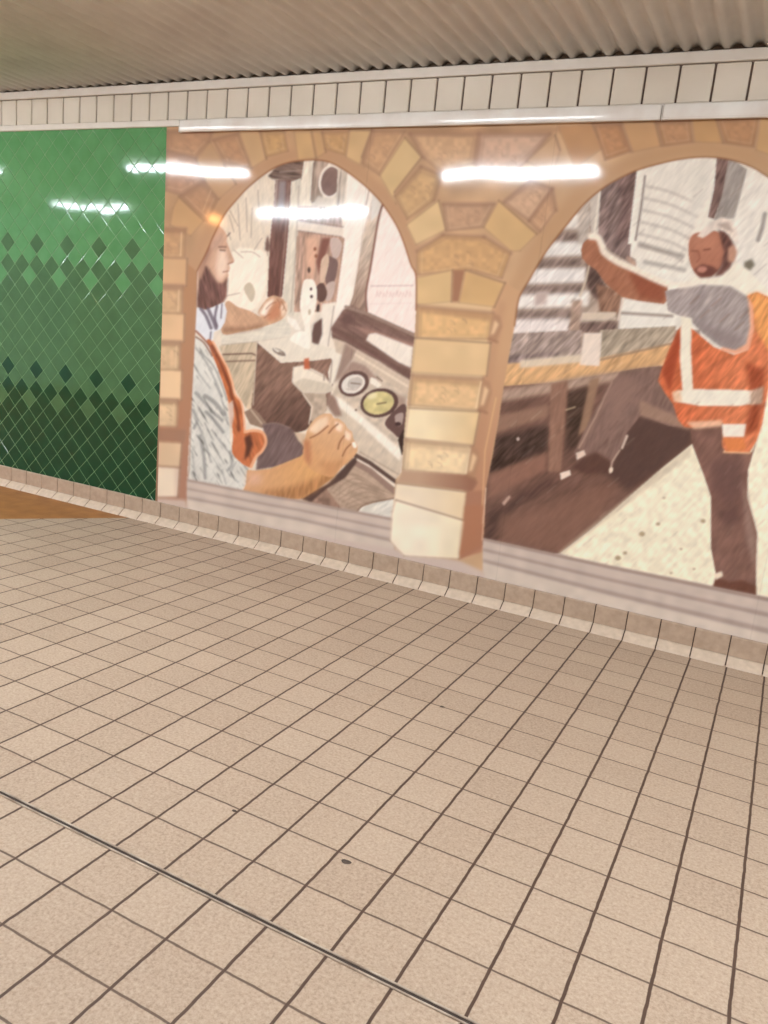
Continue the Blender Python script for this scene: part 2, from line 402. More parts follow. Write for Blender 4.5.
def paint():
    c = Canvas(); P, Ln, E = c.poly, c.line, c.ell
    # regions: 0 stone, 1 cab picture, 2 driver, 3 yard picture, 4 yard worker
    big = [(100,50),(1200,50),(1200,800),(100,800)]
    P(big, (193,148,106), grad=((200,160,120),(300,130),(620,200)), mott=(.22, 26)); P(big, (193,150,112), alpha=.3, mott=(.3, 12))
    LA = [(187,486),(189,470),(191,420),(192,390),(194.5,340),(196,308),(197,271),(207,251),(212,239),(218.6,225.5),(226.4,211.8),(238,198),(248,187.4),(263.5,174.7),(277,166.5),(290,162.2),
          (304,160.4),(317,160),(329,162),(342.7,168.8),(356.4,178.6),(368,188.4),(381.8,203),(395.5,223.5),(403.3,241),(411,264.5),(416,276),(416,310),(414.5,337),(411,370.5),(408,394),(404,435),(401.3,472),(395.5,480),(392,518),(358,512),(299,501),(268,496)]
    RA = [(482,545),(484,533),(486,487),(492.5,456),(499,418),(502.8,393),(507,367.5),(514.6,325.6),(519,298),(529,280),(540,261),(550,246),(564,228),(585,203),(606.8,185.5),(635,171),(663.5,162.6),(686,158.3),(709,157),(731.7,160),
          (752,167),(768,176.8),(800,197),(826,222),(848,252),(866,285),(880,318),(888,360),(880,440),(866,520),(852,628),(768,600),(606,568)]
    # soffit bands (the arch thickness)
    def inset(pts, d, cx, cy):
        out = []
        for x, y in pts:
            k = math.hypot(x-cx, y-cy); out.append((x + (x-cx)/k*d, y + (y-cy)/k*d))
        return out
    arcL = LA[5:27]; arcR = RA[7:27]
    P(arcL + inset(arcL, 13, 310, 300)[::-1], (188,141,103), feather=4); P(arcR + inset(arcR, 17, 705, 320)[::-1], (192,147,106), feather=5)
    def rock(pts, col, **k):
        cx, cy = sum(p[0] for p in pts)/len(pts), sum(p[1] for p in pts)/len(pts)
        P(pts, tuple(v*.96 for v in col), mott=(.10, 9), feather=1.0, **k)
        P(inset(pts, -4, cx, cy + 2), tuple(v*1.05 for v in col), mott=(.11, 4), feather=3)
        for a, b in zip(pts, pts[1:] + pts[:1]):                     # undercut upper edges, paler lower edges
            up = ((a[1]+b[1])/2 < cy - 1.5); Ln([a, b], 3.4 if up else 1.4, (150,108,86), .50 if up else .42, feather=1.8 if up else 1.1)
            m0, m1 = inset([a, b], -5, cx, cy)
            Ln([m0, m1], 1.0, (158,116,92) if up else (226,190,150), .30, feather=.9)
        for q in range(5):
            x, y = cx + 9*math.sin(q*2.1 + cx), cy + 6*math.cos(q*1.7 + cy); Ln([(x,y),(x+3,y+1.5),(x+4,y+4)], .9, (150,112,88), .35, smooth=True, feather=.7)
    def plain(pts, col, **k):
        P(pts, col, feather=1.0, mott=(.06, 14), **k); cx, cy = sum(p[0] for p in pts)/len(pts), sum(p[1] for p in pts)/len(pts)
        for a, b in zip(pts, pts[1:] + pts[:1]):
            rt = ((a[0]+b[0])/2 > cx + 1.5) and ((a[1]+b[1])/2 < cy + 6); Ln([a, b], 1.7 if rt else 1.1, (136,98,76), .58 if rt else .25, feather=1.0)
    rock([(181,196),(205,181),(219,198),(207,221)], (176,131,98)); Ln([(211,190),(203,211)], 1, (205,165,125), .7)
    rock([(166,150),(196,158),(204,181),(181,195),(164,190)], (178,133,104)); rock([(166,131),(212,131),(209,142),(196,158),(166,150)], (180,134,100))
    plain([(178.9,196.7),(204,220.6),(190.8,236),(170,224.8),(173,208)], (196,150,104))
    plain([(210,142),(197,160),(207,184),(219,199),(236,184),(224,165)], (192,147,106))
    rock([(213,140),(238,133),(251,168),(225,164)], (180,133,97)); plain([(239,132),(260,132),(266.5,159),(252,168)], (200,157,112))
    rock([(260.5,131),(284,131),(288,151),(266,157)], (192,147,98)); plain([(294,132),(311.5,132),(316,158),(298,160)], (204,160,110)); plain([(312,132),(322,132),(326,152),(317,158)], (198,153,105))
    rock([(323,132),(348.6,131),(345.7,155),(325,149)], (192,146,98)); plain([(349.6,130),(372,130),(362,157),(364,167),(346,157)], (206,165,116))
    rock([(373,131),(405,131),(379,174.7),(362,163)], (190,145,106)); plain([(405,137.6),(422,157),(394.5,192),(396,204),(380,175.7)], (206,170,120))
    rock([(395,196),(421,167),(441,175),(434,200),(407,219)], (192,151,106)); plain([(406.5,225),(438.7,200.5),(446,229.5),(416,244.6)], (212,176,126))
    rock([(443,204),(494.5,204),(484,227),(446,231)], (181,140,108)); rock([(417,251),(443,235),(484,237),(510.6,253),(502,278),(471,270),(417,274.6)], (194,148,99))
    plain([(498.8,200.5),(537,234),(520,251),(510.6,251),(483.8,227.4)], (206,164,112)); rock([(504,202),(530,180),(552,189),(529,221)], (193,152,120)); rock([(529,221),(552,189),(556,210),(540,232)], (192,146,110))
    rock([(410,134),(478,134),(474,163),(440,172),(424,158)], (194,152,114)); rock([(480,134),(550,134),(527,161),(504,180),(476,166)], (196,157,130)); plain([(527,161),(555,135),(560,150),(552,176)], (198,156,118))
    Ln([(410,131),(560,130)], 4, (158,112,82), .5, feather=3)
    for k, (q, col) in enumerate(zip([[(558,126),(592,124),(603,148),(575,168)],[(594,124),(621,124),(631,151),(605,160)],[(623,124),(655,122),(661,146),(633,152)],[(657,122),(690,120),(693,142),(663,146)],[(692,120),(716,119),(723,143),(695,142)],[(718,119),(759,117),(754,147),(725,143)],
                                      [(761,117),(800,114),(786,160),(756,150)],[(802,114),(845,112),(815,180),(788,164)],[(848,112),(905,116),(848,208),(818,184)],[(908,120),(950,180),(880,240),(852,212)],[(952,184),(975,240),(902,286),(882,246)]],
                                     [(194,143,98),(182,130,90),(198,150,104),(180,132,94),(198,150,100),(178,129,90),(200,154,104),(182,134,94),(204,164,114),(190,145,104),(205,165,114)])):
        (rock if k % 2 else plain)(q, col)
    # left pier
    def colm(y, a=(198,150,106), b=(224,190,148), y0=230, y1=420):
        t = min(max((y-y0)/(y1-y0), 0), 1); return tuple(a[i]*(1-t) + b[i]*t for i in range(3))
    P([(197,272),(186,262),(160,270),(150,505),(187,505),(192,400)], (178,126,86), grad=((172,118,92),(180,280),(176,480)), feather=.8)
    ys = [229,258.7,286,314,342,370.5,400,427]
    for k in range(7):
        y0, y1 = ys[k], ys[k+1]; w = 188.5 - (y0-229)*.045; cc = colm(y0)
        q = [(150,y0-1),(w-(3 if k % 2 == 0 else 0),y0),(w-(3 if k % 2 == 0 else 0)-.8,y1),(150,y1-1)]
        if k % 2 == 0: rock(q, tuple(v*.95 for v in cc)); P([(150,y0),(w-2,y0+1),(w-2,y0+5),(150,y0+3)], (150,105,78), alpha=.5, feather=1.5); Ln([(w-7,y0+4),(w-8,y1-3)], 1.2, (228,192,150), .6)
        else: plain(q, tuple(min(v*1.05, 245) for v in cc))
    P([(150,427),(186,430),(185,442),(150,440)], (160,115,90), feather=1.2); plain([(150,441),(182,443),(180,467),(150,465)], (216,180,142)); plain([(150,466),(180,468),(178,497),(150,497)], (232,208,180), grad=((205,170,150),(172,480),(182,480)))
    # middle pier
    P([(416,278),(505,283),(493,315),(466,476),(470,500),(460,556),(396,550),(395,500),(407,406)], (214,176,130), grad=((234,208,170),(450,330),(440,500)), feather=.8)
    P([(505,283),(521,292),(514,327),(507,367),(499,418),(486,487),(482,552),(455,560),(466,476),(478,411),(488,343),(492,307)], (200,152,110), grad=((182,124,92),(500,350),(475,520)), feather=.6)
    P([(500,300),(506,303),(494,370),(484,440),(470,520),(466,550),(458,556),(466,476),(478,411),(488,343)], (174,124,92), alpha=.30, feather=2.5)
    plain([(416,278),(452.6,270),(451.5,301.5),(417,304.7)], (212,172,118)); P([(453.2,270),(465,270),(459,302),(452,302)], (160,108,78), feather=1)
    plain([(465.5,270),(505,283),(494.5,307),(459,302.5)], (206,161,106)); rock([(417,306),(493,313),(489,339),(416,338)], (210,164,110)); P([(419,307),(492,314),(491,321),(419,312)], (160,112,78), alpha=.55, feather=2)
    plain([(415.6,338),(490.7,343),(486.7,376),(412,372)], (218,180,130)); rock([(412,375),(482.8,378.8),(478.8,410),(409,405)], (214,173,124)); P([(414,376),(482,380),(481,387),(413,382)], (168,122,88), alpha=.55, feather=2); Ln([(481,382),(476,408)], 1.6, (236,205,160), .7)
    plain([(409,408),(480,411.7),(473.6,446),(405,438)], (238,214,172), grad=((222,186,134),(425,420),(478,425))); rock([(405.7,440),(471,446),(467,476),(402.4,469.7)], (226,196,152)); P([(407,441),(471,447),(470,453),(406,446)], (186,144,108), alpha=.5, feather=2); Ln([(470.5,449),(466,474)], 1.6, (244,220,180), .7)
    P([(402,470),(471,475),(478,482),(472,492),(396,483)], (188,148,118), grad=((150,100,76),(420,478),(470,482)), feather=1)
    for x0_, y0_, x1_, y1_ in ((493,313,489,339),(482.8,378.8,478.8,410),(471,446,467,476)):
        P([(x0_,y0_),(x0_+7,y0_+3),(x0_+9,y0_+14),(x1_+7,y1_+3),(x1_,y1_)], (176,128,94), feather=1.2); P([(x0_+1.5,y0_+7),(x0_+6,y0_+11),(x1_+5,y1_-5),(x1_+1.5,y1_-4)], (222,182,138), feather=1.4)
        Ln([(x1_,y1_),(x1_+8,y1_+3)], 2.5, (150,102,76), .6, feather=1.4)
    plain([(396,483),(468,492),(465.7,521),(392,510.5)], (236,214,184), grad=((222,194,152),(418,500),(468,505))); plain([(392,510.5),(466,521),(459,558),(404,555),(390,541)], (243,229,206), grad=((238,222,190),(420,530),(466,536)))
    P([(466,492),(486,490),(482,548),(458,560),(462,540)], (168,112,84), feather=1.2); Ln([(496,398),(485,451),(481.5,524)], 1.4, (216,168,116), .8); Ln([(486,488),(483,523)], 1.1, (245,225,200), .8)  # last pale line is a glint on the board seam, painted into the print
    # right pier, beyond the frame edge
    for k in range(9):
        y0 = 300 + k*36; q = [(886-k*3,y0),(990-k*3,y0+12),(986-k*3,y0+46),(882-k*3,y0+34)]; (rock if k % 2 else plain)(q, colm(y0, y0=300, y1=560))
    lum = c.a.mean(2, keepdims=True); c.a[:] = (lum + (c.a - lum) * .88) * 1.02 + np.array([1., 2., 3.], np.float32)
    # ---------------- left picture: train cab
    K = dict(clip=[1, 2])
    P(LA, (222,208,192), reg=1, mott=(.08, 10))
    P([(200,262),(226,211),(248,187),(262,175),(273,177),(275,190),(270,245),(268,290),(257,309),(247,311),(222,303),(205,290)], (221,205,186), clip=[1], hatch=(84,.06))
    P([(226,256),(240,247),(262,250),(268,255),(266,290),(257,308),(247,311),(224,302)], (236,223,206), clip=[1], feather=.8)
    for q in ([(230,211),(238,226)],[(238,204),(240,240)],[(246,198),(247,232)],[(252,208),(251,238)],[(258,190),(259,214)],[(229,215),(234,232)],[(262,238),(254,250)],[(241,252),(252,252),(260,257)],[(228,232),(231,240)],[(265,242),(268,256)],[(234,250),(243,258)],[(226,296),(240,293)]):
        Ln(q, .9, (150,130,115), .6, smooth=True, clip=[1])
    P([(246,284),(251,283),(255,292),(252,302),(247,296),(244,289)], (196,180,158), smooth=True, clip=[1])
    P([(268,176),(277,166),(290,161),(306,159),(305,176),(300,182),(289,181),(272,179)], (126,106,97), clip=[1], hatch=(12,.5), feather=.8)
    Ln([(280,172),(303,170)], 2, (170,150,140), .6, clip=[1]); Ln([(283,177),(302,176)], 1.5, (160,140,130), .5, clip=[1])
    P([(275.5,180),(291,180),(288.5,230),(282,297),(267.5,297),(270,240),(274,205)], (128,98,90), clip=[1], grad=((110,78,72),(278,215),(275,290)), hatch=(94,.25))
    P([(279,181),(286,181),(284,212),(277,212)], (150,138,138), clip=[1], feather=1); Ln([(277,181),(275,206)], 1.6, (190,175,170), .7, clip=[1]); Ln([(289,183),(285,240),(280,296)], 1.2, (168,140,128), .7, clip=[1])
    P([(268,235),(270,245),(269,252),(265,250),(266,240)], (120,95,88), clip=[1], feather=.8)
    P([(291,182),(301,178),(299,240),(294,316),(285,314),(283,296),(288.5,230)], (214,203,187), clip=[1], hatch=(95,.1)); Ln([(299,186),(296,250),(291,312)], 1, (160,140,125), .7, clip=[1])
    P([(304,160),(314,159),(312,206),(304,240),(298,320),(293,320),(298,240),(301,182)], (226,213,196), clip=[1], hatch=(95,.14))
    P([(314,159),(330,160),(324,172),(321,190),(324,201),(311,203)], (166,146,132), clip=[1], hatch=(95,.3)); Ln([(314,163),(311,200)], 1.4, (120,100,92), .7, clip=[1])
    P([(318,196),(334,199),(330,206),(312,206)], (205,192,178), clip=[1], feather=1)
    E(330.2, 181, 11.5, 16.8, (226,214,202), 10, clip=[1]); E(330.6, 181.5, 9.4, 14.6, (138,113,106), 10, clip=[1], mott=(.1, 6))
    P([(338,166),(348,170),(345,190),(341,232),(333,232),(336,200)], (198,184,170), clip=[1], hatch=(96,.25)); Ln([(341,172),(337,214)], 1, (130,112,104), .7, clip=[1])
    P([(300,206),(341,208),(343,240),(298,238)], (168,145,134), clip=[1], hatch=(95,.4)); P([(298,206),(318,206),(316,214),(298,214)], (190,170,158), clip=[1])
    P([(298,221),(344,228),(345,237),(297,230)], (222,207,192), clip=[1], feather=.7); Ln([(298,220),(344,227)], 1, (140,115,105), .8, clip=[1]); Ln([(298,231),(344,238)], 1, (150,122,110), .8, clip=[1])
    P([(348,171),(358,176),(374,193),(370,228),(362,234),(353,296),(345,312),(330,336),(326,330),(335,295),(343,237)], (235,222,210), clip=[1], feather=.5)
    Ln([(369,190),(366,205)], 1.2, (170,150,140), .8, clip=[1]); Ln([(372,200),(363,235),(353,298)], 1, (205,185,172), .9, clip=[1])
    P([(364.5,232),(372,200),(382,204),(375,237),(370,279),(366,300),(368,314),(350,305),(353,296)], (206,186,168), clip=[1], grad=((150,124,110),(368,240),(356,312)), hatch=(120,.22))
    P([(372,194),(381,202),(379,214),(371,222)], (215,205,195), clip=[1])
    P([(384,203),(396,222),(412,264),(417,276),(417,340),(392,324),(367,312),(366,293),(372,262)], (236,219,209), clip=[1], grad=((233,214,205),(390,230),(400,330)))
    Ln([(384,202),(378.6,218),(370.5,267),(366,293),(367,313)], 2.0, (138,104,94), 1, clip=[1], smooth=True)
    Ln([(371,286),(413,285.5)], 1.3, (198,176,170), .8, clip=[1]); Ln([(370,304),(412,303)], 1, (222,204,196), .9, clip=[1])
    for k in range(11):
        x = 376 + k*3.3; Ln([(x,297),(x+1.2,290.5+(k % 3)),(x+2.2,296-(k % 2)*2)], .8, (214,186,178), .8, clip=[1])
    # recess with handles
    P([(298,232),(344.7,238),(336,304),(322,312),(294,312)], (186,152,134), clip=[1], hatch=(96,.3)); P([(306,238),(318,236),(318,262),(310,282),(306,262)], (214,172,148), clip=[1], feather=2)
    P([(297,236),(304,236),(300,300),(294,306)], (176,146,130), clip=[1], hatch=(96,.4)); P([(322,238),(331,238),(325,258),(319,276),(316,262)], (134,92,82), clip=[1], feather=1)
    P([(330,240),(337,238),(342,244),(339,256),(333,258)], (196,174,164), clip=[1], smooth=True); P([(326,258),(334,258),(338,264),(334,282),(326,284)], (126,102,98), clip=[1], smooth=True)
    P([(321,262),(327,254),(329,262),(324,282),(320,284)], (206,178,156), clip=[1], smooth=True); P([(327,284),(335,282),(333,296),(327,302),(325,294)], (190,168,158), clip=[1], smooth=True)
    P([(317,286),(323,283),(327,292),(325,300),(320,302),(316,296)], (104,80,74), clip=[1], smooth=True); E(309,270,1.4,3,(96,76,70),clip=[1]); E(315,249,1.5,2,(150,100,80),clip=[1]); E(316,256,1.5,2,(150,100,80),clip=[1])
    P([(322,304),(336,302),(333,330),(328,348),(318,344),(320,322)], (226,214,200), clip=[1], feather=.6); Ln([(334,306),(328,346)], 1, (140,118,108), .6, clip=[1])
    P([(314,324),(322,318),(322,334),(318,346),(312,346),(312,334)], (108,84,78), clip=[1], feather=.8); E(318,308,1.5,4,(84,66,62),8,clip=[1])
    P([(303,283),(308,279),(314,281),(317,292),(315,310),(310,322),(311,338),(306,338),(304,324),(300,306)], (233,223,209), clip=[1], smooth=True); E(311,289,1.2,1.6,(80,60,56),clip=[1]); E(311.5,296.5,1.4,1.6,(90,70,64),clip=[1]); E(309.5,312,1.3,3,(190,172,150),clip=[1])
    P([(287,316),(296,320),(301,330),(296,330),(288,322)], (232,222,210), clip=[1])
    P([(220,331),(262,326),(284,318),(292,329),(289,337),(222,347)], (214,204,189), clip=[1], feather=.7, hatch=(0,.06)); Ln([(222,345),(254,342),(288,337)], 1, (165,145,128), .7, clip=[1])
    P([(219,346),(257,342),(254,412),(246,408),(232,384)], (194,175,151), clip=[1], hatch=(118,.18)); Ln([(223,354.5),(252,353.5),(257,356)], 1.5, (106,82,74), .85, clip=[1]); Ln([(226,361.5),(255,360.5)], 1.5, (112,88,78), .75, clip=[1])
    P([(257,341),(274,339),(290,336),(333,349),(334,357),(312,360),(288,363),(280,362)], (221,209,193), clip=[1], feather=.6); E(279,352,7.5,2.6,(136,120,110),28,clip=[1]); E(278,351,5.5,1.4,(215,204,190),28,clip=[1]); E(281,353,3,.9,(150,134,122),28,clip=[1])
    P([(290,340),(294,334),(300,331),(307,333),(310,340),(309,349),(300,346)], (233,225,212), clip=[1], smooth=True)
    P([(257,342.5),(281,363),(312,361),(334,358),(333,384),(326,410),(306,430),(286,436),(262,425),(251,411),(254,380)], (136,107,94), clip=[1], hatch=(128,.28), grad=((104,80,72),(280,380),(290,428))); Ln([(257,342),(253,405)], 1, (205,190,172), .9, clip=[1])
    P([(252,408),(258,412),(268,425),(262,428),(250,424),(244,412)], (150,126,110), clip=[1]); Ln([(251,410),(262,424)], 1.4, (205,185,165), .8, clip=[1])
    P([(326,352),(336,348),(344,344),(344.5,353),(337,376),(330,388),(328,372),(332,360)], (224,213,198), clip=[1]); Ln([(332,361),(330,384)], 1, (150,126,112), .8, clip=[1]); Ln([(344,353),(337,377)], 1, (140,115,104), .7, clip=[1])
    # dashboard
    P([(331,328),(343,310),(351,305),(368,313),(416,334),(413,386),(380,362),(332,338)], (126,99,91), clip=[1], hatch=(28,.2), feather=.5); Ln([(346,307),(368,314),(416,336)], 3.5, (152,128,116), .9, clip=[1]); P([(340,318),(350,313),(356,322),(344,326)], (110,84,80), clip=[1], feather=1.5)
    P([(352,325),(372,330),(416,344),(414,352),(372,338)], (158,124,113), clip=[1], feather=1); P([(366,340),(369,334),(376,333),(413,347),(411,368),(398,362)], (228,215,202), clip=[1], feather=.7)
    Ln([(334,330),(372,352),(410,376)], 4, (112,84,78), .7, clip=[1]); P([(333,338),(345,342),(410,380),(408,398),(348,358),(336,352)], (202,182,163), clip=[1], feather=.6); Ln([(348,350),(407,386)], 2.5, (226,210,192), .7, clip=[1])
    P([(345,343),(356,350),(352,360),(340,378),(334,384),(340,362)], (158,134,122), clip=[1], feather=1)
    P([(352,361),(362,364),(407,395),(404,440),(400,474),(394,482),(350,452),(338,430),(330,400),(340,378)], (202,184,166), clip=[1], mott=(.14, 4)); P([(352,361),(366,366),(380,382),(350,372),(338,384),(341,375)], (164,138,126), clip=[1], feather=1.2)
    P([(384,388),(406,398),(404,412),(394,404)], (170,146,132), clip=[1], feather=1.5)
    P([(333,396),(341,398),(402,450),(400,462),(334,404)], (234,224,210), clip=[1], feather=1.2); P([(336,405),(360,424),(400,462),(396,482),(352,450),(340,430)], (206,189,170), clip=[1], feather=1, mott=(.08,6))
    P([(328,392),(336,398),(342,416),(334,416),(326,404)], (150,124,112), clip=[1], feather=1.2)
    E(353.8,383.7,15.8,12.2,(104,80,75),-24,clip=[1]); E(353.2,384,12.3,9.2,(219,209,199),-24,clip=[1]); E(355,383,8,5.4,(192,180,170),-24,clip=[1]); Ln([(351,383),(360,384)], 1.2, (120,100,92), .9, clip=[1]); Ln([(346,389),(356,390),(362,384)], .8, (170,150,140), .8, clip=[1])
    E(379.3,402.9,19.2,14.4,(98,75,71),-12,clip=[1]); E(378.6,402.9,15.6,11.4,(205,190,138),-12,clip=[1],mott=(.16,5)); Ln([(377,404),(386,402.5)], 1.2, (104,84,66), .9, clip=[1]); E(372,396,5,3,(222,210,170),-20,clip=[1],feather=1)
    P([(371,377),(376,379),(382,385),(378,388),(370,383)], (228,218,204), clip=[1]); Ln([(377,377),(382,381)], 1.4, (110,88,80), .8, clip=[1])
    P([(385,423),(394,411),(405,404),(407,420),(402,438),(392,432)], (108,84,80), clip=[1], smooth=True); P([(395,416),(403,413),(402,424),(397,426)], (170,150,142), clip=[1], smooth=True); E(398,424,3,2,(80,60,58),clip=[1]); E(356,410,1.2,1.2,(120,100,90),clip=[1])
    P([(398,440),(404,428),(404,446),(402,456)], (70,54,50), clip=[1])
    P([(350,456),(396,488),(394,520),(330,512),(302,500),(340,476)], (180,156,137), clip=[1], hatch=(22,.12)); Ln([(355,455),(370,463),(396,482)], 4, (92,72,67), .95, clip=[1]); Ln([(352,461),(370,471),(395,492)], 6, (150,124,113), .9, clip=[1]); Ln([(360,452),(398,474)], 2, (176,156,140), .7, clip=[1])
    for k in range(7): Ln([(330+k*3,490+k*3),(352+k*4,474+k*4.5),(384+k,492+k*3)], .8, (140,116,102), .5, smooth=True, clip=[1])
    P([(357,513),(362,507),(376,502.5),(395,499),(394,522)], (214,208,197), clip=[1], hatch=(150,.14)); Ln([(357,511),(366,504),(394,498)], 1.2, (120,98,88), .7, smooth=True, clip=[1])
    P([(312,489),(326,488),(342,509),(308,502)], (150,121,106), clip=[1], mott=(.3, 4))
    # control handle
    P([(293,367),(304,365),(324,374.6),(334.7,390),(325.6,393.5),(303,393),(292,382)], (226,213,196), clip=[1], feather=.4); P([(293,383),(303,378),(330,384),(334,390),(325,393),(303,393)], (206,192,174), clip=[1], feather=.8); Ln([(304,367),(326,378)], 1, (176,156,140), .6, clip=[1])
    P([(303,393),(326,393.5),(327,410),(316,424),(310,420),(311,405)], (186,166,148), clip=[1], mott=(.2, 4)); Ln([(303,394),(312,407),(309,424)], 1.3, (226,212,194), .9, clip=[1]); P([(304,359),(309,358),(310,369),(304,369)], (190,108,80), clip=[1], feather=.8); Ln([(324,371),(324,380)], 1.4, (150,128,116), .8, clip=[1])
    # knee
    P([(256,470),(258,452),(266,440),(262,424),(274,422.5),(290,427),(302,440),(306,456),(280,466)], (120,100,98), clip=[1], smooth=False, hatch=(118,.22), feather=.6); Ln([(263,425),(276,423),(290,428)], 1.3, (150,130,124), .6, smooth=True, clip=[1]); P([(294,432),(306,434),(304,446),(298,440)], (206,182,158), clip=[1], feather=.8)
    # ---------------- the driver
    D = dict(clip=[1, 2])
    P([(226,302),(238,307),(250,311),(261,317),(258,312),(265,301),(273,295.5),(283,299),(287,307),(285,316),(277,322),(262,327),(244,331),(222,333)], (197,158,130), smooth=True, reg=2, **D, hatch=(60,.10)); P([(259,314),(266,303),(274,298),(272,306),(266,316)], (238,224,208), feather=1, **D); P([(270,308),(278,300),(284,306),(281,317),(272,321),(266,320)], (193,134,104), feather=2, **D)
    P([(280,306),(287,302),(287,312),(282,318)], (226,200,176), feather=1, **D); P([(224,327),(246,327),(264,323),(262,328),(244,332),(222,333)], (150,112,90), feather=1.5, alpha=.7, **D)
    for q in ([(277,299),(280,304),(279,308)],[(281,301),(284,306),(283,310)],[(284,306),(286,311)],[(266,309),(271,304),(276,302)],[(264,318),(270,314)]): Ln(q, 1.0, (150,100,80), .7, smooth=True, **D)
    # face
    P([(198,271),(206,252),(211,240),(219,225),(223,229),(227.5,236),(226.5,241),(228.5,246),(231,253),(234.5,261),(232,263.5),(228.8,264),(230,268.5),(228,272),(228.5,276),(226.5,282),(226.5,296),(222,303),(212,307),(198,308)], (203,164,140), reg=2, **D, mott=(.08, 8))
    P([(219,248),(225,250),(228,262),(226,274),(219,282),(216,268)], (229,203,183), feather=2.2, **D); P([(209,246),(220,231),(226,238),(222,244),(214,252)], (193,158,138), feather=2, **D)
    P([(197,300),(199,282),(203,266),(207,266),(211,273),(218,283),(223,283),(227.5,277),(227,288),(226.5,297),(222,304),(212,309),(204,310),(197,308)], (118,86,80), feather=1.0, **D, hatch=(78,.4)); P([(200,268),(205,254),(210,244),(211,250),(206,262),(202,272)], (160,122,106), feather=1.6, **D)
    P([(198,274),(203,262),(205,268),(201,280)], (176,138,118), feather=1, **D)
    Ln([(219,247),(226,247)], 1.5, (126,92,82), .8, **D); Ln([(220,250),(225,250.5)], 1.2, (96,68,62), .8, **D); Ln([(227.5,236),(230,233)], 1.2, (110,86,80), .8, clip=[1, 2]); Ln([(228.5,271),(223,272)], 1.1, (150,96,84), .8, **D); Ln([(233,262),(228,264)], 1.3, (150,105,90), .7, **D)
    # shirt
    P([(197,307),(206,310),(224,302),(227,311),(225,322),(221,329),(214,332),(212,344),(206,342),(195,331)], (218,217,221), reg=2, **D)
    for q, w in (([(201,309),(206,316),(211,328)],3.2),([(208,309),(213,320),(216,328)],3.6),([(217,306),(215,318),(217,326)],2.6),([(222,304),(221,318)],1.4),([(211,332),(210,340)],1.5)): Ln(q, w, (104,92,104), .75, smooth=True, **D)
    P([(195,335),(208,343),(216,362),(226,392),(229,420),(231,448),(240,458),(248,469),(246,485),(240,491),(187,482),(189,440),(192,388)], (212,208,200), reg=2, clip=[1, 2], mott=(.06, 10))
    for q, w, al in (([(196,348),(206,362),(214,378),(222,396)],1.4,.5),([(200,352),(212,364),(220,380),(227,400)],1.2,.6),([(194,365),(200,375),(210,388)],1.6,.35),([(196,393),(205,403),(213,412),(222,420)],3.2,.45),([(205,396),(214,402),(224,414)],4.2,.5),([(206,412),(214,420),(223,432)],3.2,.5),([(193,410),(197,420),(194,428)],3,.45),([(198,424),(205,442),(211,462)],1.6,.4),([(200,436),(204,458),(205,478)],3.2,.45),([(212,430),(222,444),(232,456)],1.2,.5),([(230,452),(232,464),(228,470)],3,.4),([(236,462),(231,474),(238,482)],1.2,.4),([(192,450),(195,476)],1.2,.3),([(222,470),(226,484)],1.2,.35),([(215,384),(222,400),(228,424)],1.2,.45)):
        Ln(q, w, (104,102,102), al, smooth=True, feather=.9, **D)
    r = c.mask([(187,340),(226,360),(250,470),(246,492),(187,484)])
    mk, sl2, X, Y = r; mk = mk * (c.reg[sl2] == 2); hh = hatchn(X, Y, 58, .8); c.a[sl2] *= (1 - mk * np.clip(hh - .18, 0, 1) * .9)[..., None]
    # vest edge
    V = [(207,340),(213,342),(218,352),(226,366),(231,380),(234,394),(240,401),(243,413),(244.5,432),(251,431),(258,430),(264,434),(266.5,442),(263,451),(256,457),(252,467),(246,466),(239,461),(232,452),(233,438),(231,418),(227,396),(219,372),(212,354)]
    P(V, (190,114,76), smooth=True, reg=2, clip=[1, 2], hatch=(70,.25)); Ln([(213,342),(219,353),(227,367),(232,381),(235,394),(241,402),(243.5,414),(245,432)], 2.2, (228,176,142), .9, smooth=True, **D); Ln([(245,432),(254,430.5),(263,433),(266,442),(262,451),(256,457),(251,467)], 3, (224,168,132), .95, smooth=True, **D)
    Ln([(212,346),(222,366),(229,384),(233,400),(237,412),(239,430)], 3.2, (116,66,50), .75, smooth=True, feather=1, **D); P([(244,438),(250,434),(253,444),(249,456),(244,460),(246,446)], (96,58,46), feather=1.2, **D); P([(234,440),(240,430),(244,440),(244,458),(240,460),(234,452)], (196,116,78), feather=1, **D); P([(228,404),(233,400),(234,416),(231,430)], (206,180,165), feather=.8, **D)
    Ln([(196,331),(202,337),(209,345),(215,354)], 1.8, (150,96,76), .9, smooth=True, **D); Ln([(196,337),(204,343),(212,356)], 1.4, (120,80,66), .8, smooth=True, **D)
    # near arm and hand
    P([(300,498),(328,484),(343,468),(356,456),(357,462),(345,478),(326,489),(311,502)], (92,72,67), clip=[1], feather=.8)
    P([(247,470),(256,470.5),(270,468.5),(284,463),(300,456.5),(310,448),(330,450),(346,462),(334,477),(318,489),(303,498.5),(284,500),(243,491),(246,484)], (207,160,121), reg=2, clip=[1, 2], grad=((212,162,112),(250,480),(310,480)))
    P([(258,492),(290,487),(318,478),(334,468),(334,478),(318,490),(303,499),(284,501)], (166,118,80), feather=2.5, alpha=.75, **D, hatch=(100,.3)); P([(248,472),(262,474),(262,484),(247,486)], (214,170,142), feather=3, **D)
    P([(306.6,432),(311,423),(318,416.5),(325,413.5),(331,414),(334,418),(339,419),(345,424),(348,429),(352,432),(353.5,439),(357,445),(357,452),(350,461),(342,467),(331,477),(312,470),(306,462),(303,452)], (213,170,134), smooth=True, reg=2, clip=[1, 2], grad=((208,158,114),(335,425),(318,470)))
